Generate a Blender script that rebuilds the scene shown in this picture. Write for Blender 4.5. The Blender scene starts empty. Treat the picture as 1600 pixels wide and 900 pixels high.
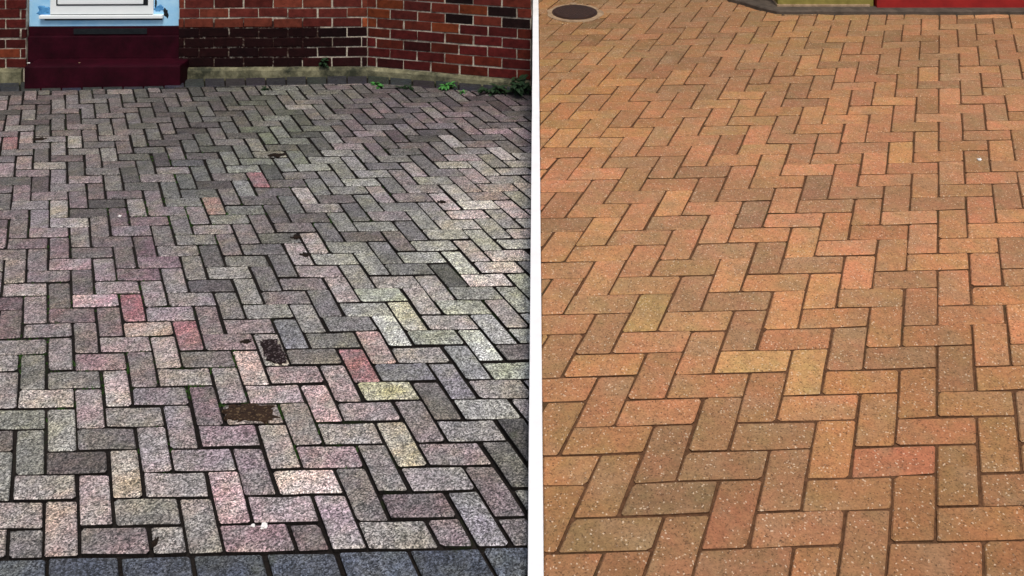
import bpy, math, random
from mathutils import Vector, Matrix
S = bpy.context.scene
COL = S.collection
# ------------------------------------------------------------------ camera, sky, sun, exposure
FPX, CX, CY, CH = 1500.0, 837.0, -311.0, 2.08       # focal length and principal point in 1600-px units, eye height
cam = bpy.data.cameras.new('camera'); cam_o = bpy.data.objects.new('camera', cam); COL.objects.link(cam_o)
cam.sensor_width = 36; cam.sensor_fit = 'HORIZONTAL'; cam.lens = FPX / 1600 * 36
cam.shift_x = -(CX - 800) / 1600; cam.shift_y = (CY - 450) / 1600
cam.clip_start = 0.05; cam.clip_end = 3000
cam_o.location = (0, 0, CH); cam_o.rotation_euler = (math.radians(90), 0, 0)
S.camera = cam_o
SUN_EL, SUN_AZ = 60.0, 165.0       # azimuth from straight ahead (+Y) towards the right (+X)
W = bpy.data.worlds.new('World'); S.world = W; W.use_nodes = True
wn = W.node_tree.nodes; wl = W.node_tree.links
sky = wn.new('ShaderNodeTexSky'); sky.sky_type = 'NISHITA'; sky.sun_disc = False
sky.sun_elevation = math.radians(SUN_EL); sky.sun_rotation = math.radians(SUN_AZ)
sky.dust_density = 4.0; sky.air_density = 1.0; sky.ozone_density = 1.0
wl.new(sky.outputs[0], wn['Background'].inputs[0]); wn['Background'].inputs[1].default_value = 0.10
sun = bpy.data.lights.new('sun', 'SUN'); sun.energy = 2.0; sun.angle = math.radians(14); sun.color = (1.0, 0.94, 0.86)
sun_o = bpy.data.objects.new('sun', sun); COL.objects.link(sun_o)
d = Vector((math.sin(math.radians(SUN_AZ)) * math.cos(math.radians(SUN_EL)), math.cos(math.radians(SUN_AZ)) * math.cos(math.radians(SUN_EL)), math.sin(math.radians(SUN_EL))))
sun_o.rotation_euler = d.to_track_quat('Z', 'Y').to_euler(); sun_o.location = (2, -5, 12)
S.view_settings.view_transform = 'Standard'; S.view_settings.look = 'None'
S.view_settings.gamma = 1.0; S.view_settings.exposure = 0.2
S.render.engine = 'CYCLES'
S.render.resolution_x = 1024; S.render.resolution_y = 576

# ------------------------------------------------------------------ helpers
def lin(c):
    return tuple(((v / 255) / 12.92 if v / 255 <= .04045 else ((v / 255 + .055) / 1.055) ** 2.4) for v in c)
class Plane:
    def __init__(s, a, b, o):
        s.a, s.b, s.o = Vector(a), Vector(b), Vector(o); s.n = s.a.cross(s.b).normalized()
    def P(s, X, Y, Z=0.0): return s.o + s.a * X + s.b * Y + s.n * Z
    def at(s, px, py):                               # ground point seen at a photo pixel
        r = Vector(((px - CX) / FPX, 1, -(py - CY) / FPX)); c = Vector((0, 0, CH))
        return c + r * (s.n.dot(s.o - c) / s.n.dot(r))
    def z(s, x, y): return s.o.z - (s.n.x * (x - s.o.x) + s.n.y * (y - s.o.y)) / s.n.z
    def xy(s, p):                                    # plan position -> lattice
        q = Vector((p[0], p[1])) - s.o.xy; D = s.a.x * s.b.y - s.a.y * s.b.x
        return ((q.x * s.b.y - q.y * s.b.x) / D, (s.a.x * q.y - s.a.y * q.x) / D)
def proj(p): return (CX + FPX * p[0] / p[1], CY + FPX * (CH - p[2]) / p[1])
# the two courses of blocks: column step, row step, origin (metres); the right-hand drive climbs gently away
LP = Plane((.099982, .001219, .001472), (-.05518, .110306, -.000816), (-1.564792, 2.66161, -.020812))
RP = Plane((.129937, .003928, .00093), (.048345, .114409, .011698), (1.061434, 2.852086, .077634))

def mesh(name, vs, fs, mats=None, smooth=False):
    m = bpy.data.meshes.new(name); m.from_pydata([tuple(v) for v in vs], [], fs); m.update()
    for mm in (mats or []): m.materials.append(mm)
    if smooth: m.polygons.foreach_set('use_smooth', [True] * len(m.polygons))
    return m
def obj(name, m, parent=None, loc=None, **props):
    o = bpy.data.objects.new(name, m); COL.objects.link(o); o.parent = parent
    if loc is not None: o.location = loc
    if parent is not None and parent.get('world_parts'): o.matrix_parent_inverse = Matrix.Translation(-parent.location)
    for k, v in props.items(): o[k] = v
    return o
def empty(name, loc, **props):
    o = obj(name, None, None, loc, **props); o.empty_display_size = .1; return o
def box_vf(x0, x1, y0, y1, z0, z1, c=0.0):
    """box, its edges cut by c"""
    if c <= 0:
        v = [(x, y, z) for z in (z0, z1) for y in (y0, y1) for x in (x0, x1)]
        return v, [(0, 2, 3, 1), (4, 5, 7, 6), (0, 1, 5, 4), (2, 6, 7, 3), (0, 4, 6, 2), (1, 3, 7, 5)]
    import bmesh
    bm = bmesh.new(); vv = [bm.verts.new(p) for p in box_vf(x0, x1, y0, y1, z0, z1)[0]]
    for q in box_vf(x0, x1, y0, y1, z0, z1)[1]: bm.faces.new([vv[i] for i in q])
    bmesh.ops.bevel(bm, geom=bm.edges[:], offset=c, segments=2, profile=.6, affect='EDGES')
    bm.verts.index_update(); r = ([v.co.copy() for v in bm.verts], [[v.index for v in q.verts] for q in bm.faces]); bm.free(); return r

# ------------------------------------------------------------------ materials
class NT:
    def __init__(s, name):
        s.m = bpy.data.materials.new(name); s.m.use_nodes = True; s.t = s.m.node_tree; s.N = s.t.nodes
        s.b = s.N['Principled BSDF']; s.geo = s.N.new('ShaderNodeNewGeometry').outputs['Position']
    def set(s, sock, v):
        if hasattr(v, 'links'): s.t.links.new(v, sock)
        elif isinstance(v, (tuple, list)) and len(v) == 3 and sock.type == 'RGBA': sock.default_value = (*v, 1)
        else: sock.default_value = v
    def noise(s, scale, detail=4, rough=.6, co=None, out=0):
        n = s.N.new('ShaderNodeTexNoise'); s.set(n.inputs['Vector'], co or s.geo); n.inputs['Scale'].default_value = scale
        n.inputs['Detail'].default_value = detail; n.inputs['Roughness'].default_value = rough; return n.outputs[out]
    def vor(s, scale, out='Color', co=None):
        n = s.N.new('ShaderNodeTexVoronoi'); s.set(n.inputs['Vector'], co or s.geo); n.inputs['Scale'].default_value = scale; return n.outputs[out]
    def ramp(s, v, stops):
        n = s.N.new('ShaderNodeValToRGB'); s.set(n.inputs[0], v); e = n.color_ramp.elements
        while len(e) < len(stops): e.new(.5)
        for q, (p, c) in zip(e, stops): q.position = p; q.color = (*(c if isinstance(c, (tuple, list)) else (c, c, c)), 1)
        return n.outputs[0]
    def mix(s, f, a, b, mode='MIX'):
        n = s.N.new('ShaderNodeMix'); n.data_type = 'RGBA'; n.blend_type = mode; n.clamp_factor = True
        s.set(n.inputs[0], f); s.set(n.inputs[6], a); s.set(n.inputs[7], b); return n.outputs[2]
    def math(s, op, a, b=0.0, clamp=False):
        n = s.N.new('ShaderNodeMath'); n.operation = op; n.use_clamp = clamp; s.set(n.inputs[0], a); s.set(n.inputs[1], b); return n.outputs[0]
    def sep(s, v):
        n = s.N.new('ShaderNodeSeparateXYZ'); s.set(n.inputs[0], v); return n.outputs
    def offset(s, r):                                # shift the grain of each piece by its own random number
        n = s.N.new('ShaderNodeVectorMath'); n.operation = 'ADD'; c = s.N.new('ShaderNodeCombineXYZ')
        k = s.math('MULTIPLY', r, 37.0); [s.set(c.inputs[i], k) for i in range(3)]
        s.set(n.inputs[0], s.geo); s.set(n.inputs[1], c.outputs[0]); return n.outputs[0]
    def bump(s, h, strength, dist):
        n = s.N.new('ShaderNodeBump'); n.inputs['Strength'].default_value = strength; n.inputs['Distance'].default_value = dist
        s.set(n.inputs['Height'], h); s.t.links.new(n.outputs[0], s.b.inputs['Normal'])
    def done(s, col, rough=.8, spec=.3):
        s.set(s.b.inputs['Base Color'], col); s.set(s.b.inputs['Roughness'], rough); s.b.inputs['Specular IOR Level'].default_value = spec; return s.m
def tint_of(t, merged):
    if merged:
        n = t.N.new('ShaderNodeAttribute'); n.attribute_name = 'tint'; return n.outputs['Color'], n.outputs['Alpha']
    n = t.N.new('ShaderNodeObjectInfo'); return n.outputs['Color'], n.outputs['Alpha']

def mat_old_paver(merged):
    t = NT('weathered_paver' + ('_far' if merged else '')); base, r = tint_of(t, merged); co = t.offset(r)
    patch = t.ramp(t.noise(11, 3, .6, co), [(.38, 0.0), (.62, 1.0)])
    bw = t.N.new('ShaderNodeRGBToBW'); t.set(bw.inputs[0], base)
    grey = t.mix(1, bw.outputs[0], (1.0, 1.01, .95), 'MULTIPLY')
    c = t.mix(t.math('ADD', t.math('MULTIPLY', patch, .6), .4), grey, t.mix(1, base, (1.06, 1.0, 1.0), 'MULTIPLY'))
    c = t.mix(1, c, t.ramp(t.noise(6.5, 3, .6, co), [(.36, (.97, .96, 1.02)), (.5, (1, 1, 1)), (.64, (1.06, 1.05, .93))]), 'MULTIPLY')
    c = t.mix(1, c, t.ramp(t.noise(23, 5, .7, co), [(.25, .55), (.5, 1.0), (.8, 1.25)]), 'MULTIPLY')
    grain = t.sep(t.vor(225, 'Color', co))[0]; gr2 = t.sep(t.vor(400, 'Color', co))[1]
    g2 = t.noise(90, 3, .7, co)
    sp = t.math('ADD', t.math('ADD', t.math('MULTIPLY', grain, .46), t.math('MULTIPLY', gr2, .22)), t.math('MULTIPLY', g2, .32))
    c = t.mix(1, c, t.ramp(sp, [(.24, .12), (.36, .42), (.50, 1.0), (.64, 1.7), (.78, 2.9)]), 'MULTIPLY')
    c = t.mix(t.ramp(t.noise(4.1, 4, .65), [(.45, 0.0), (.75, .25)]), c, t.mix(.6, base, (.12, .115, .105)))
    # grime blotches and lichen
    c = t.mix(t.math('MULTIPLY', t.ramp(t.noise(2.3, 6, .7), [(.52, 0.0), (.72, 1.0)]), .45), c, (.035, .036, .03))
    c = t.mix(t.math('MULTIPLY', t.ramp(t.noise(5.0, 6, .75), [(.60, 0.0), (.68, 1.0)]), .35), c, (.05, .06, .028))
    t.bump(t.math('ADD', t.math('MULTIPLY', sp, 1.0), t.noise(60, 4, .7, co)), .55, .004)
    return t.done(c, t.ramp(t.noise(30, 3, .6, co), [(.3, .55), (.7, .8)]), .35)
def mat_new_paver(merged):
    t = NT('terracotta_paver' + ('_far' if merged else '')); base, r = tint_of(t, merged); co = t.offset(r)
    patch = t.ramp(t.noise(9, 3, .6, co), [(.36, 0.0), (.64, 1.0)])
    c = t.mix(patch, t.mix(1, base, (.88, 1.0, .93), 'MULTIPLY'), t.mix(1, base, (1.05, .97, .98), 'MULTIPLY'))
    c = t.mix(t.ramp(t.noise(6.3, 2, .5, co), [(.50, 0.0), (.70, .55)]), c, lin((158, 128, 96)))
    c = t.mix(1, c, t.ramp(t.noise(40, 5, .75, co), [(.25, .72), (.5, 1.0), (.78, 1.2)]), 'MULTIPLY')
    c = t.mix(t.math('MULTIPLY', t.ramp(t.noise(1.5, 6, .68), [(.44, 0.0), (.68, 1.0)]), .5), c, lin((132, 98, 68)))
    c = t.mix(t.math('MULTIPLY', t.ramp(t.noise(13, 5, .75), [(.58, 0.0), (.68, 1.0)]), .22), c, lin((104, 82, 58)))
    grain = t.sep(t.vor(235, 'Color', co))
    c = t.mix(1, c, t.ramp(grain[0], [(0.0, .55), (.12, .86), (.5, 1.0), (.9, 1.14)]), 'MULTIPLY')
    c = t.mix(t.ramp(grain[1], [(.968, 0.0), (.98, .5)]), c, lin((238, 215, 185)))
    c = t.mix(t.ramp(grain[2], [(.965, 0.0), (.98, .7)]), c, lin((84, 58, 40)))
    t.bump(t.math('ADD', grain[0], t.math('MULTIPLY', t.noise(70, 4, .7, co), 2.0)), .35, .003)
    return t.done(c, .78, .25)
def mat_soil():
    t = NT('dark_joint_soil')
    c = t.ramp(t.noise(120, 5, .7), [(.3, (.006, .005, .005)), (.7, (.022, .018, .016))])
    c = t.mix(t.ramp(t.noise(2.6, 5, .7), [(.50, 0.0), (.70, .6)]), c, (.032, .028, .024))
    c = t.mix(t.ramp(t.math('MULTIPLY', t.noise(1.7, 3, .6), t.noise(14, 3, .6)), [(.31, 0.0), (.40, .7)]), c, (.016, .030, .008))
    t.bump(t.noise(150, 4, .7), .8, .006); return t.done(c, .95, .1)
def mat_sand():
    t = NT('brown_joint_sand')
    c = t.ramp(t.noise(60, 5, .7), [(.3, (.062, .030, .015)), (.7, (.165, .082, .042))])
    c = t.mix(t.ramp(t.noise(3.1, 4, .6), [(.55, 0.0), (.7, .7)]), c, (.05, .042, .02))
    t.bump(t.noise(220, 3, .7), .6, .004); return t.done(c, .95, .1)
def mat_plain(name, ca, cb, scale=20, rough=.8, spec=.3, bump=.3, dist=.003, detail=5):
    t = NT(name); n = t.noise(scale, detail, .68)
    c = t.ramp(n, [(.3, ca), (.7, cb)]); t.bump(t.noise(scale * 4, 4, .7), bump, dist); return t.done(c, rough, spec)
def mat_brick(merged):
    t = NT('house_brick' + ('_upper' if merged else '')); base, r = tint_of(t, merged); co = t.offset(r)
    c = t.mix(1, base, t.ramp(t.noise(18, 5, .7, co), [(.25, .45), (.5, 1.0), (.8, 1.55)]), 'MULTIPLY')
    c = t.mix(t.ramp(t.noise(9, 3, .6, co), [(.62, 0.0), (.75, .5)]), c, (.02, .012, .010))
    t.bump(t.noise(90, 4, .7, co), .6, .004); return t.done(c, .8, .1)
def mat_mortar():
    t = NT('mortar'); c = t.ramp(t.noise(45, 4, .7), [(.3, (.30, .26, .20)), (.7, (.62, .56, .46))])
    p = t.sep(t.geo)                                  # mortar mixed to a very dark red over the lowest courses by the steps
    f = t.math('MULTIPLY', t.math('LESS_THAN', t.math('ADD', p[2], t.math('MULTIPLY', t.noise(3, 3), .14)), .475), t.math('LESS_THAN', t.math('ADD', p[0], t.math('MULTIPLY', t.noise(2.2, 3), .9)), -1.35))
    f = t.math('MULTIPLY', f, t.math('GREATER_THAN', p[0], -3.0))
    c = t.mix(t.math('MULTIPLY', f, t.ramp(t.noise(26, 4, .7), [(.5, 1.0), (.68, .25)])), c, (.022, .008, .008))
    c = t.mix(t.ramp(t.noise(6, 5, .75), [(.48, 0.0), (.64, .85)]), c, (.06, .034, .026))
    t.bump(t.noise(80, 4), .7, .004); return t.done(c, .95, .1)
M = {}
for k in (0, 1): M['old', k] = mat_old_paver(k); M['new', k] = mat_new_paver(k); M['brick', k] = mat_brick(k)
M['soil'] = mat_soil(); M['sand'] = mat_sand(); M['mortar'] = mat_mortar()
M['white'] = mat_plain('white_kerb_paint', (.80, .80, .79), (.88, .88, .87), 12, .6, .3, .08)
M['asphalt'] = mat_plain('asphalt', (.03, .03, .032), (.075, .073, .07), 60, .9)
M['maroon'] = mat_plain('maroon_step_paint', (.010, .0008, .0025), (.036, .0022, .0085), 6, .6, .1, .35, .006, 7)
def mat_concrete():
    t = NT('mossy_concrete'); c = t.ramp(t.noise(14, 5, .7), [(.3, (.10, .095, .055)), (.7, (.33, .31, .19))])
    c = t.mix(t.ramp(t.noise(3.3, 6, .75), [(.40, 0.0), (.60, .92)]), c, (.022, .026, .018))
    t.bump(t.noise(50, 5, .7), .8, .008); return t.done(c, .9, .15)
M['concrete'] = mat_concrete()
M['footing'] = mat_plain('grey_footing', (.045, .036, .028), (.115, .09, .07), 11, .9, .2, .6, .006)
M['blue'] = mat_plain('pale_blue_paint', lin((140, 200, 240)), lin((176, 222, 250)), 7, .45, .4, .15)
M['smudge'] = mat_plain('blue_smudge_paint', lin((40, 105, 165)), lin((95, 165, 215)), 25, .5, .4, .2)
M['upvc'] = mat_plain('white_door_panel', (.80, .86, .86), (.88, .92, .92), 5, .35, .5, .05)
M['gasket'] = mat_plain('dark_gasket', (.006, .008, .010), (.014, .017, .02), 30, .7, .15)
M['red'] = mat_plain('red_wall_paint', lin((128, 22, 22)), lin((160, 34, 30)), 9, .55, .35, .15)
M['lime'] = mat_plain('yellow_green_wall_paint', lin((112, 104, 44)), lin((150, 138, 72)), 11, .7, .3, .3)
M['iron'] = mat_plain('rusty_iron', (.016, .006, .003), (.045, .017, .008), 40, .7, .4, .6, .004)
M['ringmortar'] = mat_plain('pale_mortar_ring', (.20, .13, .075), (.42, .30, .19), 22, .95, .1, .6, .005)
M['leaf'] = mat_plain('dark_weed_leaf', (.006, .020, .007), (.018, .050, .016), 30, .6, .4, .3)
M['leaf2'] = mat_plain('bright_weed_leaf', (.035, .16, .03), (.08, .30, .06), 30, .55, .4, .3)
M['moss'] = mat_plain('moss_green', (.018, .048, .010), (.055, .125, .026), 60, .9, .1, .3)
M['pebble'] = mat_plain('white_pebble', (.72, .70, .66), (.88, .87, .84), 60, .7, .3, .4)
M['dirt'] = mat_plain('black_dirt', (.008, .006, .005), (.03, .02, .014), 90, .95, .1, .8, .004)

def mat_speck(name, ca, cb, spk):
    t = NT(name); c = t.ramp(t.noise(70, 5, .7), [(.3, ca), (.7, cb)]); g = t.sep(t.vor(190, 'Color'))
    c = t.mix(t.ramp(g[0], [(.80, 0.0), (.95, .7)]), c, spk); t.bump(t.noise(160, 4, .7), .8, .004); return t.done(c, .85, .15)
M['tar'] = mat_speck('black_tar', (.007, .004, .004), (.022, .012, .012), (.22, .18, .18))
M['rust'] = mat_speck('brown_moss_stain', (.014, .008, .006), (.05, .028, .016), (.16, .11, .06))
# ------------------------------------------------------------------ ground
v = [(x, y, -0.16 + 0 * x) for x, y in ((-900, -900), (900, -900), (900, 900), (-900, 900))]
obj('ground', mesh('ground', v, [(0, 1, 2, 3)], [M['asphalt']]), kind='structure', label='dark asphalt ground under and around both drives')

# ------------------------------------------------------------------ block paving
def shrink(X0, X1, Y0, Y1, gx, gy): return [(X0 + gx, Y0 + gy), (X1 - gx, Y0 + gy), (X1 - gx, Y1 - gy), (X0 + gx, Y1 - gy)]
def clip(poly, lines):
    """keep the side where A*X+B*Y <= C (lattice coordinates)"""
    cut = False
    for A, B, C in lines:
        out = []
        for i, p in enumerate(poly):
            q = poly[(i + 1) % len(poly)]; dp = A * p[0] + B * p[1] - C; dq = A * q[0] + B * q[1] - C
            if dp <= 0: out.append(p)
            else: cut = True
            if (dp < 0 < dq) or (dq < 0 < dp):
                t = dp / (dp - dq); out.append((p[0] + t * (q[0] - p[0]), p[1] + t * (q[1] - p[1])))
        poly = out
        if len(poly) < 3: return [], True
    return poly, cut
def area(p): return .5 * sum(p[i][0] * p[(i + 1) % len(p)][1] - p[(i + 1) % len(p)][0] * p[i][1] for i in range(len(p)))
def subdivide(poly, rnd, step=.9):
    out = []; cut = []
    for i, p in enumerate(poly):
        c = rnd.choice((.025, .03, .03, .04, .04, .05, .09))
        for q in (poly[i - 1], poly[(i + 1) % len(poly)]):
            l = math.dist(p, q) or 1e-9; k = min(c / l, .3); cut.append((p[0] + (q[0] - p[0]) * k, p[1] + (q[1] - p[1]) * k))
    poly = cut
    for i, p in enumerate(poly):
        q = poly[(i + 1) % len(poly)]; n = max(1, round(math.dist(p, q) / step))
        out += [(p[0] + (q[0] - p[0]) * k / n, p[1] + (q[1] - p[1]) * k / n) for k in range(n)]
    return out
def inset(poly, c):
    out = []; n = len(poly)
    for i in range(n):
        a, b, d_ = poly[i - 1], poly[i], poly[(i + 1) % n]
        def nor(p, q): l = math.dist(p, q) or 1e-9; return (-(q[1] - p[1]) / l, (q[0] - p[0]) / l)
        n1, n2 = nor(a, b), nor(b, d_); k = max(.35, 1 + n1[0] * n2[0] + n1[1] * n2[1])
        out.append((b[0] + c * (n1[0] + n2[0]) / k, b[1] + c * (n1[1] + n2[1]) / k))
    return out
def block_vf(PL, poly, ch, depth, rnd, wob, unit):
    """one paving block: outline with slightly worn edges, chamfered top"""
    pts = subdivide(poly, rnd); pts = [(x + rnd.uniform(-wob, wob), y + rnd.uniform(-wob, wob)) for x, y in pts]
    top = inset(pts, ch / unit); top = [(x + rnd.uniform(-wob, wob) * .8, y + rnd.uniform(-wob, wob) * .8) for x, y in top]
    n = len(pts); P = lambda p, z: PL.a * p[0] + PL.b * p[1] + PL.n * z
    vs = [P(p, -depth) for p in pts] + [P(p, -ch * rnd.uniform(.7, 1.2)) for p in pts] + [P(p, rnd.uniform(-.0005, .0005)) for p in top]
    fs = []
    for r in (0, 1): fs += [(r * n + i, r * n + (i + 1) % n, (r + 1) * n + (i + 1) % n, (r + 1) * n + i) for i in range(n)]
    fs.append(tuple(range(2 * n, 3 * n))); return vs, fs
def block_mesh(name, vs, fs, mats):
    m = mesh(name, vs, fs, mats); n = len(vs) // 3
    for p in m.polygons[:n]: p.material_index = 1     # buried sides, caked with what fills the joints
    return m

def blend(anchors, px, py):
    s = [0, 0, 0]; w = 0
    for ax, ay, c in anchors:
        k = 1 / ((ax - px) ** 2 + (ay - py) ** 2 + 1500) ** 1.5; w += k; s = [s[i] + c[i] * k for i in range(3)]
    return [q / w for q in s]
def lay(PL, rects, lines, gap, ch, depth, wob, unit, jit, colour, mats, parent, seed, part, n_single=300, width=None, even=.28, slip=.012):
    """rects: (X0,X1,Y0,Y1,kind); the n_single largest in view become objects, the others one joined part"""
    rnd = random.Random(seed); items = []
    for X0, X1, Y0, Y1, kind in rects:
        gk = width(PL.P((X0 + X1) / 2, (Y0 + Y1) / 2)) if width else (1.0, 1.0)
        gx = gap * gk[0] * rnd.uniform(1 - even, 1 + even); gy = gap * gk[1] * rnd.uniform(1 - even, 1 + even)
        poly, cut = clip(shrink(X0, X1, Y0, Y1, gx, gy), lines)
        if not poly or area(poly) < .03: continue
        cxy = (sum(p[0] for p in poly) / len(poly), sum(p[1] for p in poly) / len(poly)); c = PL.P(*cxy)
        vis = False
        if c.y > .5:
            pr = [proj(PL.P(*p)) for p in poly]; vis = max(p[0] for p in pr) > 2 and min(p[0] for p in pr) < 1598 and max(p[1] for p in pr) > 2 and min(p[1] for p in pr) < 898
            size = abs(area(pr))
        items.append((-(size if vis else 0), poly, cut, cxy, c, kind, vis))
    items.sort(key=lambda q: q[0])
    share = {}; V, F, T, MI = [], [], [], []
    for k, (sz, poly, cut, cxy, c, kind, vis) in enumerate(items):
        px, py = proj(c) if c.y > .5 else (0, 1500)
        col = lin([max(0, min(255, q)) for q in colour(px, py, rnd, kind)]) ; al = rnd.random()
        dz = rnd.gauss(0, jit); tilt = Matrix.Rotation(rnd.gauss(0, .006), 3, PL.n) @ Matrix.Rotation(rnd.gauss(0, .007), 3, 'X') @ Matrix.Rotation(rnd.gauss(0, .007), 3, 'Y')
        local = [(p[0] - cxy[0], p[1] - cxy[1]) for p in poly]
        pos = c + PL.n * dz + PL.a * rnd.gauss(0, slip) + PL.b * rnd.gauss(0, slip)
        if k < n_single and vis:
            if cut or kind not in 'HVE': me = block_mesh(part, *block_vf(PL, local, ch, depth, rnd, wob, unit), [mats[0], mats[2]])
            else:
                key = (kind, rnd.randrange(8))
                if key not in share: share[key] = block_mesh(part, *block_vf(PL, local, ch, depth, rnd, wob, unit), [mats[0], mats[2]])
                me = share[key]
            o = obj(part, me, parent); o.matrix_world = Matrix.Translation(pos) @ tilt.to_4x4(); o.color = (*col, al)
        else:
            vs, fs = block_vf(PL, local, ch, depth, rnd, wob, unit); b0 = len(V)
            V += [tilt @ q + pos for q in vs]; F += [tuple(i + b0 for i in f) for f in fs]; T += [(*col, al)] * len(fs); nn_ = len(vs) // 3; MI += [1] * nn_ + [0] * (len(fs) - nn_)
    if F:
        me = mesh('far_' + part + 's', V, F, [mats[1], mats[2]]); me.polygons.foreach_set('material_index', MI); at = me.attributes.new('tint', 'FLOAT_COLOR', 'FACE')
        at.data.foreach_set('color', [x for q in T for x in q]); obj('far_' + part + 's', me, parent, kind='stuff')
    return items
def herringbone(i0, i1, j0, j1, cutrow=None):
    R = []
    for j in range(j0, j1):
        for i in range(i0, i1):
            k = (i - j - 3) % 4
            if k == 0: R.append((i, i + 2, j, j + 1, 'H'))
            elif k == 3: R.append((i, i + 1, j, j + 2, 'V'))
            elif k == 2 and j == cutrow: R.append((i, i + 1, j, j + 1, 'half'))
    return R
def line_through(PL, p, q, keep):
    """lattice half-plane bounded by the line p-q that holds the point keep"""
    (x0, y0), (x1, y1), (kx, ky) = PL.xy(p), PL.xy(q), PL.xy(keep)
    A, B = y1 - y0, x0 - x1; C = A * x0 + B * y0
    return (A, B, C) if A * kx + B * ky <= C else (-A, -B, -C)

# ---- left drive: old, weathered, open dark joints
KW = .021                                            # half width of the white kerb
band = [LP.at(-260, 149), LP.at(574, 129.5), LP.at(829, 148)]     # front of the dark blocks along the house
wallA0, wallB0 = LP.at(-260, 133.5), LP.at(829, 136)
corner = LP.at(574, 117)
keepL = LP.at(400, 500)
linesL = [line_through(LP, (-KW - .0015, 0), (-KW - .0015, 9), keepL), line_through(LP, band[0], band[1], keepL), line_through(LP, band[1], band[2], keepL)]
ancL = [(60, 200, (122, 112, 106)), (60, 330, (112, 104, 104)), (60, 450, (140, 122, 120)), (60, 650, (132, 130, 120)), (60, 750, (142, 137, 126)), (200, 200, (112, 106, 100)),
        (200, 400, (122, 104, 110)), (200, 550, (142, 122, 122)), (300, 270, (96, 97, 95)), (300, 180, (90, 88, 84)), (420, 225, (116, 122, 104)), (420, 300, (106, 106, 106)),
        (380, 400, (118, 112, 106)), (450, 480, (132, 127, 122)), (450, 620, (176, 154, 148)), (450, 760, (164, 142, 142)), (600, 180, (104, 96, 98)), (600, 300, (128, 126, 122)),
        (620, 480, (156, 158, 144)), (640, 600, (142, 142, 132)), (640, 740, (142, 130, 130)), (770, 180, (106, 96, 98)), (780, 290, (162, 154, 142)), (790, 430, (162, 160, 148)),  # pale right-middle tints include the sky's sheen, put into the block colour
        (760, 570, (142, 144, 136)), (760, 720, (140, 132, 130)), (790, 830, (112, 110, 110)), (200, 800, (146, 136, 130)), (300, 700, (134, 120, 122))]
ovL = [(556, 567, (178, 98, 104)), (592, 540, (184, 138, 136)), (605, 609, (182, 182, 132)), (631, 690, (182, 176, 134)), (230, 510, (200, 172, 144)), (206, 480, (166, 100, 106)),
       (325, 322, (176, 134, 118)), (93, 322, (182, 176, 158)), (400, 285, (170, 104, 110)), (625, 488, (190, 188, 154)),
       (450, 522, (112, 122, 134)), (640, 580, (98, 100, 116)), (710, 592, (118, 116, 130)), (120, 378, (74, 70, 88)), (120, 300, (62, 62, 78)), (15, 228, (166, 100, 104)),
       (805, 295, (206, 196, 170)), (610, 355, (150, 140, 134)), (395, 565, (200, 176, 158)), (690, 545, (106, 108, 112)), (480, 470, (150, 104, 108)), (440, 445, (128, 128, 120)),
       (205, 740, (180, 168, 142)), (95, 825, (166, 142, 132)), (350, 320, (176, 128, 116)), (720, 345, (176, 172, 150)), (130, 545, (128, 100, 106)), (290, 515, (158, 98, 106)), (565, 430, (150, 150, 138))]
def colL(px, py, r, kind):
    for ax, ay, c in ovL:
        if abs(px - ax) < 16 + (py + 311) * .008 and abs(py - ay) < (py + 311) * .0115:
            b = blend(ancL, px, py); m_ = .55; return [c[i] * m_ + b[i] * (1 - m_) for i in range(3)]
    if kind == 'E': b = (74, 82, 92); k = r.uniform(.9, 1.08); return [v * k for v in b]
    b = blend(ancL, px, py); k = r.gauss(1.0, .115); t = r.random()
    h = (1.035, .965, .985) if t < .42 else ((.99, 1.0, .97) if t < .64 else ((.99, .98, 1.015) if t < .78 else (1.0, 1.0, 1.0)))
    if r.random() < .08: k *= .82
    if r.random() < .06: k *= 1.12
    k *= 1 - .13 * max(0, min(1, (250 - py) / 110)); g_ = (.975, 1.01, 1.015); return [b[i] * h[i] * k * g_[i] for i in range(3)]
def worn(p):                                          # 1 where the joints have silted up (left middle of the old drive)
    return math.exp(-((p.x + 1.9) / .95) ** 2 - ((p.y - 4.0) / 1.0) ** 2)
def wideL(p): k = 1.08 - .45 * worn(p); return (k, k)
from mathutils import noise as mnoise
def bed(PL, x0, x1, y0, y1, st, zf):
    nx, ny = int((x1 - x0) / st), int((y1 - y0) / st); vs = []
    for j in range(ny + 1):
        for i in range(nx + 1):
            x, y = x0 + (x1 - x0) * i / nx, y0 + (y1 - y0) * j / ny; vs.append(PL.P(*PL.xy((x, y)), zf(Vector((x, y, 0)))))
    return vs, [(j * (nx + 1) + i, j * (nx + 1) + i + 1, (j + 1) * (nx + 1) + i + 1, (j + 1) * (nx + 1) + i) for j in range(ny) for i in range(nx)]
driveL = mesh('old_drive_bed', *bed(LP, -5.4, -KW, 1.9, 7.6, .025, lambda p: min(-.003, -.0145 + .007 * worn(p) + .005 * mnoise.noise(p * 9) + .004 * mnoise.noise(p * 31))), [M['soil']])
driveL = obj('old_driveway', driveL, kind='structure', label='old weathered grey and pink herringbone block paving with dark open joints', category='driveway')
rectsL = [q for q in herringbone(-16, 62, 0, 52, 0) if LP.P(q[0], q[2]).x > -5.2] + [(i + .08, i + 2.08, -1, 0, 'E') for i in range(-14, 22, 2)]
lay(LP, rectsL, linesL, .062, .0040, .05, .017, .1, .0012, colL, (M['old', 0], M['old', 1], M['soil']), driveL, 11, 'paver', width=wideL, slip=.010)

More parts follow.
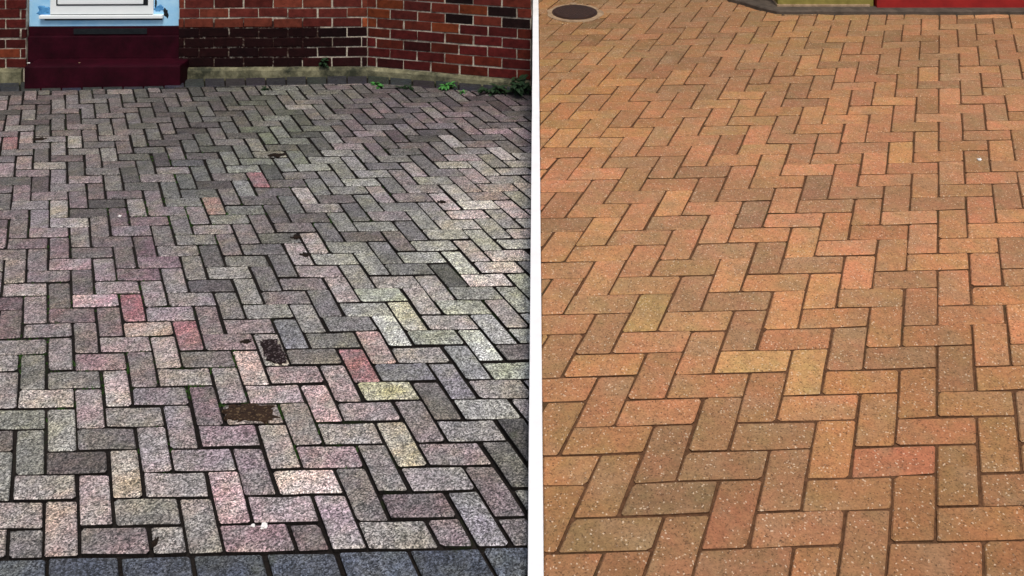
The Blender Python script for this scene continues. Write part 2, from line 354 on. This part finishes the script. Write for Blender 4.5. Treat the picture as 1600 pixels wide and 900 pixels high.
# ---- right drive: cleaned terracotta
bl = [RP.at(1150, 23), RP.at(1700, 23)]              # front of the footing of the painted building
keepR = RP.at(1200, 500)
linesR = [line_through(RP, (KW + .0015, 0), (KW + .0015, 9), keepR)]
ancR = [(900, 40, (160, 116, 74)), (1050, 60, (164, 118, 80)), (1250, 60, (170, 126, 84)), (1500, 60, (172, 126, 86)), (900, 150, (186, 130, 82)), (1100, 170, (178, 126, 86)), (1300, 170, (182, 126, 88)), (1500, 170, (180, 128, 90)),
        (900, 300, (192, 132, 92)), (1150, 300, (184, 130, 92)), (1350, 320, (190, 130, 92)), (1550, 330, (194, 134, 94)), (900, 450, (190, 138, 94)), (1100, 450, (192, 138, 98)), (1350, 480, (192, 134, 92)),
        (1550, 500, (194, 134, 90)), (900, 620, (186, 130, 88)), (1150, 620, (184, 132, 88)), (1350, 620, (184, 128, 84)), (1550, 640, (186, 128, 84)), (900, 800, (182, 126, 84)), (1200, 800, (184, 128, 88)), (1500, 830, (178, 122, 80))]
ovR = [(1030, 702, (132, 100, 72)), (1045, 770, (120, 96, 70)), (955, 826, (134, 108, 74)), (1010, 486, (186, 152, 96)), (1180, 560, (200, 156, 102)), (1325, 541, (164, 122, 90)), (1165, 300, (156, 118, 86)), (1180, 328, (142, 108, 84)),
       (1150, 365, (164, 128, 98)), (1405, 236, (206, 156, 98)), (1325, 124, (208, 116, 88)), (1400, 717, (178, 108, 80)), (930, 360, (198, 148, 98)), (960, 375, (194, 148, 98)), (1250, 578, (188, 148, 96)), (1560, 375, (204, 140, 98)), (1272, 290, (138, 106, 82)), (1495, 720, (182, 142, 92))]
def colR(px, py, r, kind):
    for ax, ay, c in ovR:
        if abs(px - ax) < 18 + (py + 461) * .008 and abs(py - ay) < (py + 461) * .0105:
            b = blend(ancR, px, py); return [c[i] * .75 + b[i] * .25 for i in range(3)]
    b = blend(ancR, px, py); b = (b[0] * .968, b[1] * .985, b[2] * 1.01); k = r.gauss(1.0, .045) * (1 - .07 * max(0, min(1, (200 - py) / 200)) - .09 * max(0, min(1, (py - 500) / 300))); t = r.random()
    h = (1.01, .985, .985) if t < .36 else ((.94, .965, .975) if t < .62 else ((.985, 1.01, .97) if t < .78 else (1.02, 1.015, .97)))
    return [b[i] * h[i] * k for i in range(3)]
driveR = mesh('drive_bed', *bed(RP, KW, 6.6, 1.4, 9.6, .03, lambda p: min(-.0045, -.0078 + .0028 * mnoise.noise(p * 8) + .002 * mnoise.noise(p * 29))), [M['sand']])
driveR = obj('terracotta_driveway', driveR, kind='structure', label='clean terracotta herringbone block paving with sanded joints', category='driveway')
rectsR = [q for q in herringbone(-40, 36, -14, 52) if RP.P(q[0], q[2]).y < 9.3 and RP.P(q[0], q[2]).y > 1.5 and RP.P(q[0], q[2]).x < 6.2]
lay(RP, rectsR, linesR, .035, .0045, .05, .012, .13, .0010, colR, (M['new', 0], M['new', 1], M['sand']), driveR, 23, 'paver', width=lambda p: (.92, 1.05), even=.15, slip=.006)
# side of the raised drive away from the kerb, so that it is not a floating sheet
vs = []
for y in (1.4, 9.6):
    for x in (KW, 6.6): vs += [(x, y, RP.z(x, y) - .012), (x, y, -.2)]
obj('bank', mesh('bank', vs, [(0, 1, 3, 2), (2, 3, 7, 6), (4, 6, 7, 5), (0, 2, 6, 4)], [M['soil']]), driveR)

# ------------------------------------------------------------------ white kerb between the two drives
vs, fs = [], []; n = 60
prof = [(-KW, None), (-KW, -.0015), (-KW + .0015, 0), (KW - .0015, 0), (KW, -.0015), (KW, None)]
rk = random.Random(3)
for i in range(n + 1):
    y = 1.0 + 8.4 * i / n; zt = RP.z(0, y) + .022
    for x, dz in prof: vs.append((x + rk.uniform(-.0004, .0004), y, -.2 if dz is None else zt + dz))
for i in range(n): fs += [(i * 6 + k, i * 6 + k + 1, i * 6 + k + 7, i * 6 + k + 6) for k in range(5)]
fs += [tuple(range(5, -1, -1)), tuple(range(n * 6, n * 6 + 6))]
obj('kerb', mesh('kerb', vs, fs, [M['white']]), label='slim white painted kerb running between the grey and the terracotta paving', category='kerb')

# ------------------------------------------------------------------ brick house on the left
house = empty('brick_house', (corner.x, corner.y, corner.z), world_parts=1, label='red brick house with maroon steps and pale blue door beyond the grey paving', category='house')
rb = random.Random(5)
HGT = 2.5
def wall_seg(p, q, openings, name, first, colour, zbase, thick=.24):
    """p,q ends on plan; mortar body + bricks. openings: list of (s0,s1,z1) along the wall"""
    d2 = Vector((q.x - p.x, q.y - p.y, 0)); Ln = d2.length; d2.normalize(); nb = Vector((d2.y, -d2.x, 0))   # nb faces the camera
    z0 = zbase
    def W3(s, t, z): return Vector((p.x, p.y, 0)) + d2 * s - nb * t + Vector((0, 0, z))
    cuts = [(0, Ln, 0)]
    vs, fs = [], []
    def slab(s0, s1, za, zb, t0, t1):
        b0 = len(vs)
        vs.extend(W3(s, t, z) for z in (za, zb) for t in (t0, t1) for s in (s0, s1)); fs.extend(tuple(i + b0 for i in f) for f in box_vf(0, 1, 0, 1, 0, 1)[1])
    s = 0
    for s0, s1, zt in openings:
        slab(s, s0, -.1, HGT, .006, thick); slab(s0, s1, zt, HGT, .006, thick); s = s1
    slab(s, Ln, -.1, HGT, .006, thick)
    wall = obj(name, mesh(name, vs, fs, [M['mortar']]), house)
    shapes = []
    for k in range(6):
        def jb(Lb):
            v_, f_ = box_vf(-Lb / 2, Lb / 2, 0, .02, -.0325, .0325, .0045)
            return [d2 * (x + rb.uniform(-.0022, .0022)) - nb * (y + rb.uniform(-.001, .001)) + Vector((0, 0, z + rb.uniform(-.0022, .0022))) for x, y, z in v_], f_
        shapes.append(jb)
    cache = {}; V, F, T = [], [], []
    for c in range(int((HGT - z0) / .075)):
        zc = z0 + .0375 + c * .075; s = -(.1125 if c % 2 else 0) - first
        while s < Ln:
            a, b = max(s + .005, .002), min(s + .22, Ln - .002); s += .225
            for s0, s1, zt in openings:
                if zc < zt and b > s0 and a < s1:
                    if a < s0: b = s0
                    elif b > s1: a = s1
                    else: b = a
            if b - a < .025: continue
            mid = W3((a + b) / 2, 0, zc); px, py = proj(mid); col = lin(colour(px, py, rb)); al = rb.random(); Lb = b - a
            key = (round(Lb, 3), rb.randrange(4))
            off = -nb * rb.gauss(0, .0012)
            if py > -45:
                if key not in cache: cache[key] = mesh('brick', *shapes[0](Lb), [M['brick', 0]])
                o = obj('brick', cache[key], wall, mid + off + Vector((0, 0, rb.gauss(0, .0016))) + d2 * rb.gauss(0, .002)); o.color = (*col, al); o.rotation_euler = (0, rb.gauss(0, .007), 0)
            else:
                v_, f_ = box_vf(-Lb / 2, Lb / 2, 0, .02, -.0325, .0325); b0 = len(V)
                V += [mid + off + d2 * x - nb * y + Vector((0, 0, z)) for x, y, z in v_]; F += [tuple(i + b0 for i in f) for f in f_]; T += [(*col, al)] * 6
    me = mesh('upper_brickwork', V, F, [M['brick', 1]]); at = me.attributes.new('tint', 'FLOAT_COLOR', 'FACE')
    at.data.foreach_set('color', [x for q_ in T for x in q_]); obj('upper_brickwork', me, wall, kind='stuff')
    return wall, W3, Ln, d2, nb
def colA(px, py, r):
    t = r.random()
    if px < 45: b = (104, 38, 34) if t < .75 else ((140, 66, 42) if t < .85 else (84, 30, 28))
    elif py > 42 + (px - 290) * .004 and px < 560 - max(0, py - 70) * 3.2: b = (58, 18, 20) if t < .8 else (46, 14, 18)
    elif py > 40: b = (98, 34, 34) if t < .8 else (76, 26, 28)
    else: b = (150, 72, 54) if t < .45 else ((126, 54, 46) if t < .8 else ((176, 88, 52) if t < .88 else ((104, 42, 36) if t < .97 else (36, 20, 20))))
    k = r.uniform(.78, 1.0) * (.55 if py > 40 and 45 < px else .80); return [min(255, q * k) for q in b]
def colB(px, py, r):
    t = r.random()
    if py > 45: b = (112, 38, 36) if t < .6 else ((122, 48, 34) if t < .9 else (70, 24, 24))
    else: b = (132, 56, 42) if t < .6 else ((154, 72, 40) if t < .75 else ((112, 46, 40) if t < .96 else (38, 20, 20)))
    k = r.uniform(.78, 1.05) * (.76 if py > 45 else .76); return [min(255, q * k) for q in b]
A0, A1, B1 = wallA0, corner, wallB0
zb = corner.z + (117 - 104) * corner.y / FPX         # top of the concrete plinth
def s_of(px, A, B):                                  # distance along a wall from A where its face is seen at column px
    k = (px - CX) / FPX; dx, dy = B.x - A.x, B.y - A.y; t = (k * A.y - A.x) / (dx - k * dy); return t * math.hypot(dx, dy)
sd0, sd1 = s_of(40, A0, A1), s_of(279.5, A0, A1)
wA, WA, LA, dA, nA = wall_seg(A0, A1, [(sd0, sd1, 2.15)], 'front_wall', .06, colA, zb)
wB, WB, LB, dB, nB = wall_seg(A1, B1, [], 'bay_wall', .15, colB, zb, .036)
# roof slab / body of the house behind the walls
back = 3.2
def prism(pts, z0, z1):
    n = len(pts); v_ = [(p[0], p[1], z) for z in (z0, z1) for p in pts]
    return v_, [tuple(range(n - 1, -1, -1)), tuple(range(n, 2 * n))] + [(i, (i + 1) % n, n + (i + 1) % n, n + i) for i in range(n)]
pts = [(B1.x - .004, B1.y + .03), (B1.x - .004, B1.y + back), (A0.x, B1.y + back), (A0.x, A0.y + .25), (A1.x - .3, A1.y + .25), (A1.x - .02, A1.y + .05)]
obj('side_walls', mesh('side_walls', *prism(pts, -.1, HGT - .002), [M['mortar']]), house)
pts = [(B1.x + .01, B1.y - .12), (B1.x + .01, B1.y + back + .1), (A0.x - .1, B1.y + back + .1), (A0.x - .1, A0.y - .12), (A1.x, A1.y - .12)]
obj('roof_edge', mesh('roof_edge', *prism(pts, HGT, HGT + .1), [M['footing']]), house)
def plinth(WF, s0, s1, z1, out, zlow=-.12):
    n = max(2, int((s1 - s0) / .08)); vs, fs = [], []; r = random.Random(9)
    for i in range(n + 1):
        s = s0 + (s1 - s0) * i / n; e = r.uniform(-.005, .004)
        vs += [WF(s, .03, zlow), WF(s, -out + e, zlow), WF(s, -out + e * .6, z1 - .018 + r.uniform(-.004, .004)), WF(s, -out + .014 + e, z1 + r.uniform(-.004, .003)), WF(s, .03, z1 + .001)]
    for i in range(n): fs += [(i * 5 + k, i * 5 + (k + 1) % 5, i * 5 + 5 + (k + 1) % 5, i * 5 + 5 + k) for k in range(5)]
    fs += [(4, 3, 2, 1, 0), tuple(range(n * 5, n * 5 + 5))]
    return obj('plinth', mesh('plinth', vs, [tuple(reversed(f)) for f in fs], [M['concrete']]), house, label='mossy pale concrete plinth')
plinth(WA, 0, sd0 - .02, zb, .03); plinth(WA, sd1 + .05, LA - .002, zb, .03); plinth(WB, .004, LB - .01, zb, .03)
# row of dark blue-grey blocks along the foot of the house
edge = []
rndE = random.Random(21)
def strip(p, q, pw, qw, n):
    for i in range(n):
        t0, t1 = (i + .03) / n, (i + .97) / n
        a, b = p.lerp(q, t0), p.lerp(q, t1); c_, d_ = pw.lerp(qw, t1), pw.lerp(qw, t0); m = (a + b + c_ + d_) / 4
        poly = [a, b, c_, d_]; vs = [w.lerp(m, .01) - m + LP.n * z for z in (-.05, -.004) for w in poly] + [w.lerp(m, .05) - m for w in poly]
        fs = [(r * 4 + k, r * 4 + (k + 1) % 4, r * 4 + 4 + (k + 1) % 4, r * 4 + 4 + k) for r in (0, 1) for k in range(4)] + [(8, 9, 10, 11)]
        o = obj('edging_block', mesh('edging_block', vs, fs, [M['old', 0]]), driveL, m + LP.n * rndE.gauss(.002, .0015))
        o.color = (*lin([v * rndE.uniform(.75, 1.1) for v in (38, 44, 54)]), rndE.random())
strip(band[0].lerp(band[1], .0), band[1], A0, corner, 26); strip(band[1], band[2], corner, B1, 7)

# steps and door
def part_box(name, WF, s0, s1, t0, t1, z0, z1, mat, parent, c=.006, label=None):
    v_, f_ = box_vf(s0, s1, t0, t1, z0, z1, c); o = obj(name, mesh(name, [WF(*p) for p in v_], f_, [mat]), parent)
    # box given as (s, t, z); the wall frame mirrors it, so turn the faces
    o.data.flip_normals()
    if label: o['label'] = label
    return o
ym = WA((sd0 + sd1) / 2, 0, 0).y
zg = LP.z(WA((sd0 + sd1) / 2, 0, 0).x, ym)
tf = .19; zf_ = ym - tf
h1 = CH - (103.5 - CY) * zf_ / FPX                   # top of the lower step
h2 = CH - (56.5 - CY) * (ym + .02) / FPX             # top of the upper step
h3 = CH - (41 - CY) * (ym + .045) / FPX              # underside of the door
stair = obj('doorstep', None, house); stair.location = (0, 0, 0)
part_box('lower_step', WA, sd0 + .085, sd1 + .075, -tf, .10, -.08, h1, M['maroon'], stair, .010)
part_box('upper_step', WA, sd0 + .004, sd1 - .004, .02, .20, -.08, h2, M['maroon'], stair, .008)
part_box('threshold', WA, sd0 + .004, sd1 - .004, .038, .21, h2 - .02, h3 - .002, M['maroon'], stair, .004)
sw = sd1 - sd0
part_box('vent', WA, sd0 + sw * .30, sd0 + sw * .78, .030, .05, h2 + .012, h3 - .016, M['gasket'], stair, .002, 'dark slot in the maroon threshold')
door = obj('door', None, house)
part_box('door_frame', WA, sd0 + .004, sd1 - .004, .045, .12, h3, 2.14, M['blue'], door, .004, 'pale blue painted door surround')
def pxs(px): return s_of(px, A0, A1)
def zat(py, t): return CH - (py - CY) * (ym + t) / FPX
part_box('weather_bar', WA, pxs(59), pxs(253), .012, .06, zat(29.5, .012), zat(24, .012), M['upvc'], door, .005)
part_box('painted_bar_shadow', WA, pxs(66), pxs(250), .036, .06, zat(31.5, .036), zat(29.8, .036), M['gasket'], door, .001)  # thin near-black strip standing in for the shade under the weather bar
v_ = part_box('panel_frame', WA, pxs(75), pxs(237), .030, .06, zat(23, .03), 2.05, M['upvc'], door, .006)
part_box('gasket', WA, pxs(85), pxs(229), .026, .05, zat(8.5, .03), 2.0, M['gasket'], door, .003)
part_box('door_panel', WA, pxs(87.5), pxs(222), .020, .05, zat(6.5, .03), 1.98, M['upvc'], door, .006)
part_box('bar_line', WA, pxs(76), pxs(236), .026, .05, zat(23.8, .03), zat(22.6, .03), M['gasket'], door, .001)
def blob(cx_, cz_, rx, rz, t, mat, name, parent, seed, WF=WA, hole=0):
    r = random.Random(seed); n = 18; pts = []
    for i in range(n):
        a = 2 * math.pi * i / n; k = r.uniform(.55, 1.15); pts.append((cx_ + rx * k * math.cos(a), cz_ + rz * k * math.sin(a)))
    vs = [WF(x, t, z) for x, z in pts] + [WF(cx_ + (x - cx_) * .8, t - .003, cz_ + (z - cz_) * .8) for x, z in pts]
    fs = [(i, (i + 1) % n, n + (i + 1) % n, n + i) for i in range(n)] + [tuple(range(n, 2 * n))]
    return obj(name, mesh(name, vs, fs, [mat]), parent)
blob(pxs(63), zat(17, .04), .055, .05, .0445, M['smudge'], 'paint_smudge', door, 1)
blob(pxs(72), zat(21, .04), .03, .03, .0445, M['smudge'], 'paint_smudge', door, 2)
blob(pxs(245), zat(13, .04), .045, .03, .0445, M['smudge'], 'paint_smudge', door, 3)
blob(pxs(256), zat(21, .04), .022, .045, .0445, M['gasket'], 'paint_smudge', door, 4)
blob(pxs(240), zat(6, .04), .008, .05, .0445, M['gasket'], 'paint_smudge', door, 6)

# ------------------------------------------------------------------ painted building at the far right
f0, f1 = RP.at(1150, 23), RP.at(1600, 23); f1 = f0 + (f1 - f0) * 1.9
bld = empty('painted_building', (f0.x, f0.y, f0.z), world_parts=1, label='red and yellow-green painted wall on a grey footing at the end of the terracotta drive', category='building')
dd = Vector((f1.x - f0.x, f1.y - f0.y, 0)); LF = dd.length; dd.normalize(); nn = Vector((-dd.y, dd.x, 0))
def WF(s, t, z): q = f0 + dd * s + nn * t; return Vector((q.x, q.y, RP.z(q.x, q.y) + z))
def fbox(name, s0, s1, t0, t1, z0, z1, mat, c=.005, label=None):
    v_, f_ = box_vf(s0, s1, t0, t1, z0, z1, c); o = obj(name, mesh(name, [WF(*p) for p in v_], f_, [mat]), bld)
    if label: o['label'] = label
    return o
def sF(px, t):
    o = f0 + nn * t; k = (px - CX) / FPX; return (k * o.y - o.x) / (dd.x - k * dd.y)
n = 40; vs, fs = [], []; r = random.Random(8)
for i in range(n + 1):
    s = LF * i / n; e = r.uniform(-.008, .008); dg = max(0, .32 - s * 1.1)
    vs += [WF(s, dg + e, -.05), WF(s, dg + e, .022), WF(s, dg + .012 + e, .03), WF(s, .5, .032), WF(s, .5, -.05)]
for i in range(n): fs += [(i * 5 + k, i * 5 + 5 + k, i * 5 + 5 + (k + 1) % 5, i * 5 + (k + 1) % 5) for k in range(5)]
fs += [(0, 1, 2, 3, 4), tuple(range(n * 5 + 4, n * 5 - 1, -1))]
obj('footing', mesh('footing', vs, [tuple(q) for q in fs], [M['footing']]), bld)
fbox('yellow_green_wall', sF(1215, .10), sF(1365, .10), .10, .6, .01, 2.0, M['lime'], .006, 'yellow-green painted wall section')
fbox('wall_foot', sF(1214, .092), sF(1360, .092), .092, .5, .01, .046, M['ringmortar'], .006, 'flaking pale foot of the yellow-green wall')
fbox('red_wall', sF(1370, .07), LF + .3, .07, .6, .012, 2.0, M['red'], .006, 'red painted wall section')
fbox('back_wall', sF(1150, .3) + .1, LF + .2, .32, .9, -.1, 1.98, M['gasket'], .004, 'dark gap behind the painted walls')

# ------------------------------------------------------------------ manhole cover
mc = RP.at(898, 21); mh = empty('manhole_cover', tuple(mc), label='round rusty brown manhole cover set in pale mortar on the terracotta paving', category='manhole cover')
ex = RP.a.normalized(); ey = RP.n.cross(ex)
def disc(r0, r1, zs, n=40, wob=0, seed=1):
    r = random.Random(seed); vs = []; fs = []
    for rr, z in zip(r1, zs):
        for i in range(n):
            a = 2 * math.pi * i / n; k = rr * (1 + r.uniform(-wob, wob)); vs.append(ex * math.cos(a) * k + ey * math.sin(a) * k + RP.n * z)
    for q in range(len(zs) - 1): fs += [(q * n + i, q * n + (i + 1) % n, (q + 1) * n + (i + 1) % n, (q + 1) * n + i) for i in range(n)]
    fs.append(tuple(range((len(zs) - 1) * n, len(zs) * n))); return vs, fs
obj('mortar_ring', mesh('mortar_ring', *disc(0, (.212, .206, .165), (-.02, .006, .008), wob=.05), [M['ringmortar']]), mh)
obj('frame', mesh('frame', *disc(0, (.170, .168, .163), (0, .0125, .0125)), [M['iron']]), mh)
lid = obj('lid', mesh('lid', *disc(0, (.157, .155), (.010, .0175)), [M['iron']]), mh)
vs, fs = [], []
for i in range(-6, 7):
    for j in range(-6, 7):
        x, y = i * .024 + (.012 if j % 2 else 0), j * .024
        if math.hypot(x, y) < .138:
            b0 = len(vs); vs += [ex * (x + a) + ey * (y + b) + RP.n * z for z, w in ((.0174, .008), (.0205, .006)) for a, b in ((-w, -w), (w, -w), (w, w), (-w, w))]
            fs += [tuple(b0 + q for q in f) for f in ((4, 5, 6, 7), (0, 1, 5, 4), (1, 2, 6, 5), (2, 3, 7, 6), (3, 0, 4, 7))]
obj('tread_studs', mesh('tread_studs', vs, fs, [M['iron']]), lid)
vs = [ex * x + ey * y + RP.n * z for x, y, z in ((-.03, .157, .012), (.03, .157, .012), (.026, .19, .012), (-.026, .19, .012), (-.026, .16, .024), (.026, .16, .024), (.022, .186, .024), (-.022, .186, .024))]
obj('hinge', mesh('hinge', vs, [(4, 5, 6, 7), (0, 1, 5, 4), (1, 2, 6, 5), (2, 3, 7, 6), (3, 0, 4, 7)], [M['ringmortar']]), mh)

# ------------------------------------------------------------------ weeds, moss, stones and clods
def leaf(base, dirv, L, w, droop, up, V, F):
    """a pointed leaf: 4 cross-sections along a bent midrib, folded along it"""
    dirv = dirv.normalized(); side = dirv.cross(Vector((0, 0, 1)))
    side = side.normalized() if side.length > .05 else Vector((1, 0, 0)); b0 = len(V)
    for t, k in ((0, .18), (.3, .85), (.6, 1.0), (.85, .55), (1.0, .03)):
        c = base + dirv * L * t + Vector((0, 0, up * L * t - droop * L * t * t)); w_ = w * k
        V += [c - side * w_ + Vector((0, 0, .25 * w_)), c, c + side * w_ + Vector((0, 0, .25 * w_))]
    for q in range(4):
        for k in (0, 1): F.append((b0 + q * 3 + k, b0 + q * 3 + k + 1, b0 + q * 3 + 4 + k, b0 + q * 3 + 3 + k))
def weed(name, p, n, L, w, spread, mat, seed, label, height=.0, stems=1, group=None):
    r = random.Random(seed); V, F = [], []; SV, SF = [], []
    for s in range(stems):
        a0 = r.uniform(0, 6.28); foot = Vector((math.cos(a0), math.sin(a0), 0)) * r.uniform(0, spread); tip = foot + Vector((r.uniform(-.03, .03), r.uniform(-.03, .01), height * r.uniform(.6, 1.1)))
        if height > 0:
            b0 = len(SV)
            for q, rad in ((foot, .0035), (tip, .0015)):
                SV += [q + Vector((rad * math.cos(t), rad * math.sin(t), 0)) for t in (0, 1.57, 3.14, 4.71)]
            SF += [(b0 + i, b0 + (i + 1) % 4, b0 + 4 + (i + 1) % 4, b0 + 4 + i) for i in range(4)]
        for i in range(n):
            t = r.uniform(.15, 1) if height > 0 else 0
            a = r.uniform(0, 6.28); e = r.uniform(.2, 1.0)
            leaf(foot.lerp(tip, t), Vector((math.cos(a), math.sin(a) - .25, 0)), L * r.uniform(.6, 1.15), w * r.uniform(.7, 1.2), r.uniform(.3, .9), e, V, F)
    root = empty(name, tuple(p), label=label, category='weed')
    if group: root['group'] = group
    obj('leaves', mesh('leaves', V, F, [mat], True), root)
    if SF: obj('stem', mesh('stem', SV, SF, [mat]), root)
weed('weed', LP.at(803, 146), 13, .065, .017, .09, M['leaf'], 4, 'big dark green leafy weed at the right end of the brick bay wall', .10, 7)
weed('weed', LP.at(772, 145), 12, .06, .016, .06, M['leaf'], 14, 'lower dark weed spreading just left of the big leafy weed', .05, 4)
weed('weed', LP.at(700, 139), 16, .055, .011, .02, M['leaf2'], 5, 'small bright green weed tuft at the foot of the bay wall', .03, 2)
weed('weed', LP.at(594, 133), 14, .045, .008, .05, M['leaf2'], 6, 'flat green weed where the front wall meets the bay wall', .0, 2)
weed('weed', LP.at(640, 139), 12, .05, .009, .08, M['leaf'], 7, 'low dark weed between the two bright green tufts', .0, 3)
weed('weed', LP.at(722, 147), 10, .04, .007, .04, M['leaf2'], 8, 'tiny pale green weed in the paving joint below the bright tuft', .0, 1)
pw = WA(pxs(508), -.028, zb); weed('weed', pw, 12, .04, .012, .01, M['leaf'], 9, 'thin weed growing up the front wall from the plinth ledge', .10, 2)
weed('weed', LP.at(418, 139), 14, .04, .008, .05, M['leaf'], 10, 'dark moss tuft on the blocks below the plain stretch of front wall', .0, 2)

def stain(px, py, outline, mat, seed, label):
    r = random.Random(seed); X0, Y0 = LP.xy(LP.at(px, py)); n = 34; rim, top = [], []
    for i in range(n):
        a = 2 * math.pi * i / n; k = r.uniform(.70, 1.08); x, y = outline(a)
        rim.append(LP.P(X0 + x * k, Y0 + y * k, -.006)); top.append(LP.P(X0 + x * k * .95, Y0 + y * k * .95, .0042 + r.uniform(-.0008, .0008)))
    o_ = LP.P(X0, Y0); vs = [q - o_ for q in rim + top] + [LP.n * .005]
    fs = [(i, (i + 1) % n, n + (i + 1) % n, n + i) for i in range(n)] + [(n + i, n + (i + 1) % n, 2 * n) for i in range(n)]
    obj('stain', mesh('stain', vs, fs, [mat]), None, o_, label=label, category='stain')
def squircle(w, h): return lambda a: (w * abs(math.cos(a)) ** .6 * (1 if math.cos(a) > 0 else -1), h * abs(math.sin(a)) ** .6 * (1 if math.sin(a) > 0 else -1))
stain(427, 549, squircle(.44, .78), M['tar'], 3, 'black tar stain covering most of one upright block near the middle of the grey paving')
stain(393, 646, squircle(.95, .46), M['rust'], 4, 'dark brown mossy stain covering one lengthwise block below the black stain')
# moss in the joints of the old drive: tiny blades, nobody could count them
rm = random.Random(77); V, F = [], []
spots = [(40, 530, 1.0), (60, 560, .8), (110, 480, .9), (180, 470, .6), (235, 565, 1.1), (280, 320, 1), (320, 335, 1), (255, 270, .9), (235, 325, .8), (250, 330, .8), (360, 560, .9), (385, 340, 1), (300, 345, .9), (290, 605, 1), (255, 690, .5),
         (115, 575, .8), (90, 640, .6), (500, 690, .7), (440, 290, .6), (215, 455, .9), (330, 380, .6), (265, 250, .8), (205, 330, .6), (100, 385, .6), (300, 235, .6), (155, 610, .5), (520, 350, .4), (70, 455, .6), (380, 625, .6), (420, 640, .6), (605, 300, .4)]
for sx, sy, amt in spots:
    for k in range(int(15 * amt)):
        X, Y = LP.xy(LP.at(sx + rm.gauss(0, 17), sy + rm.gauss(0, 9))); i, j = math.floor(X), math.floor(Y); q = (i - j - 3) % 4
        # move to the nearest true joint of the herringbone
        if rm.random() < .5: Y = j if q != 2 else j + 1
        else: X = i if q != 1 else i + 1
        X += rm.gauss(0, .018); Y += rm.gauss(0, .018)
        for m_ in range(7):
            p = LP.P(X + rm.gauss(0, .05), Y + rm.gauss(0, .03), -.011); a = rm.uniform(0, 6.28); h = rm.uniform(.006, .017); w = rm.uniform(.0015, .003)
            sd = Vector((math.cos(a), math.sin(a), 0)) * w; tp = p + Vector((rm.gauss(0, .005), rm.gauss(0, .005), h)); b0 = len(V)
            V += [p - sd, p + sd, tp]; F.append((b0, b0 + 1, b0 + 2))
obj('moss', mesh('moss', V, F, [M['moss']]), kind='stuff', label='green moss and fine grass in the joints of the old paving', category='moss')

def lump(name, p, rx, ry, rz, mat, seed, label, cat, n=None, PL=LP, group=None):
    import bmesh
    bm = bmesh.new(); bmesh.ops.create_icosphere(bm, subdivisions=2, radius=1); r = random.Random(seed)
    for v in bm.verts: v.co *= r.uniform(.5, 1.2); v.co = Vector((v.co.x * rx, v.co.y * ry, max(v.co.z, -.35) * rz))
    if n:                                             # crumbs around the main lump
        for q in range(n):
            g = bmesh.ops.create_icosphere(bm, subdivisions=1, radius=1)['verts']; a = r.uniform(0, 6.28); d_ = r.uniform(.5, 1.25); k = r.uniform(.12, .42)
            for v in g: v.co *= r.uniform(.6, 1.2); v.co = Vector((v.co.x * rx * k + math.cos(a) * rx * d_, v.co.y * rx * k + math.sin(a) * ry * d_, max(v.co.z, -.3) * rz * .8))
    m = bpy.data.meshes.new(name); bm.to_mesh(m); bm.free(); m.materials.append(mat)
    o = obj(name, m, None, p + PL.n * (rz * .3), label=label, category=cat); return o
lump('pebble', LP.at(412, 823), .011, .011, .007, M['pebble'], 1, 'larger of two white pebbles near the blue edging row', 'pebble')
lump('pebble', LP.at(395, 822), .007, .006, .004, M['pebble'], 2, 'smaller white pebble just left of the larger one', 'pebble')
lump('pebble', LP.at(187, 338), .009, .008, .005, M['pebble'], 3, 'tiny white pebble on the upper left of the old paving', 'pebble')
lump('pebble', RP.at(1530, 250), .012, .015, .007, M['pebble'], 4, 'white pebble on the terracotta paving at the right', 'pebble', PL=RP)
for k, (px, py, a, b, l) in enumerate([(62, 218, .055, .03, 'dark clod of dirt on the far left of the old paving'), (435, 243, .06, .035, 'black clod of dirt on the paving below the plain brick wall'), (463, 371, .03, .025, 'small black clod in a joint near the middle of the old paving'),
                                 (477, 399, .032, .022, 'small black clod just below and right of another in the old paving'), (691, 316, .03, .012, 'dark spot of dirt on a pale block towards the white kerb'), (385, 535, .025, .02, 'dark crumb of dirt beside the black stained block'), (242, 849, .011, .02, 'black hole of dirt in a cut half block by the blue edging row')]):
    lump('dirt_clod', LP.at(px, py), a * .75, b * .75, .006, M['dirt'], 30 + k, l, 'dirt', 11)
s1_ = WA(pxs(57), -.12, h1 + .004); lump('chip', Vector(s1_), .011, .009, .006, M['pebble'], 8, 'white chip on the left end of the maroon step', 'chip')
s2_ = WA(pxs(134), -.11, h1 + .003); lump('chip', Vector(s2_), .008, .006, .004, M['ringmortar'], 9, 'pale chip on the middle of the maroon step', 'chip')

for o in (house, bld): del o['world_parts']
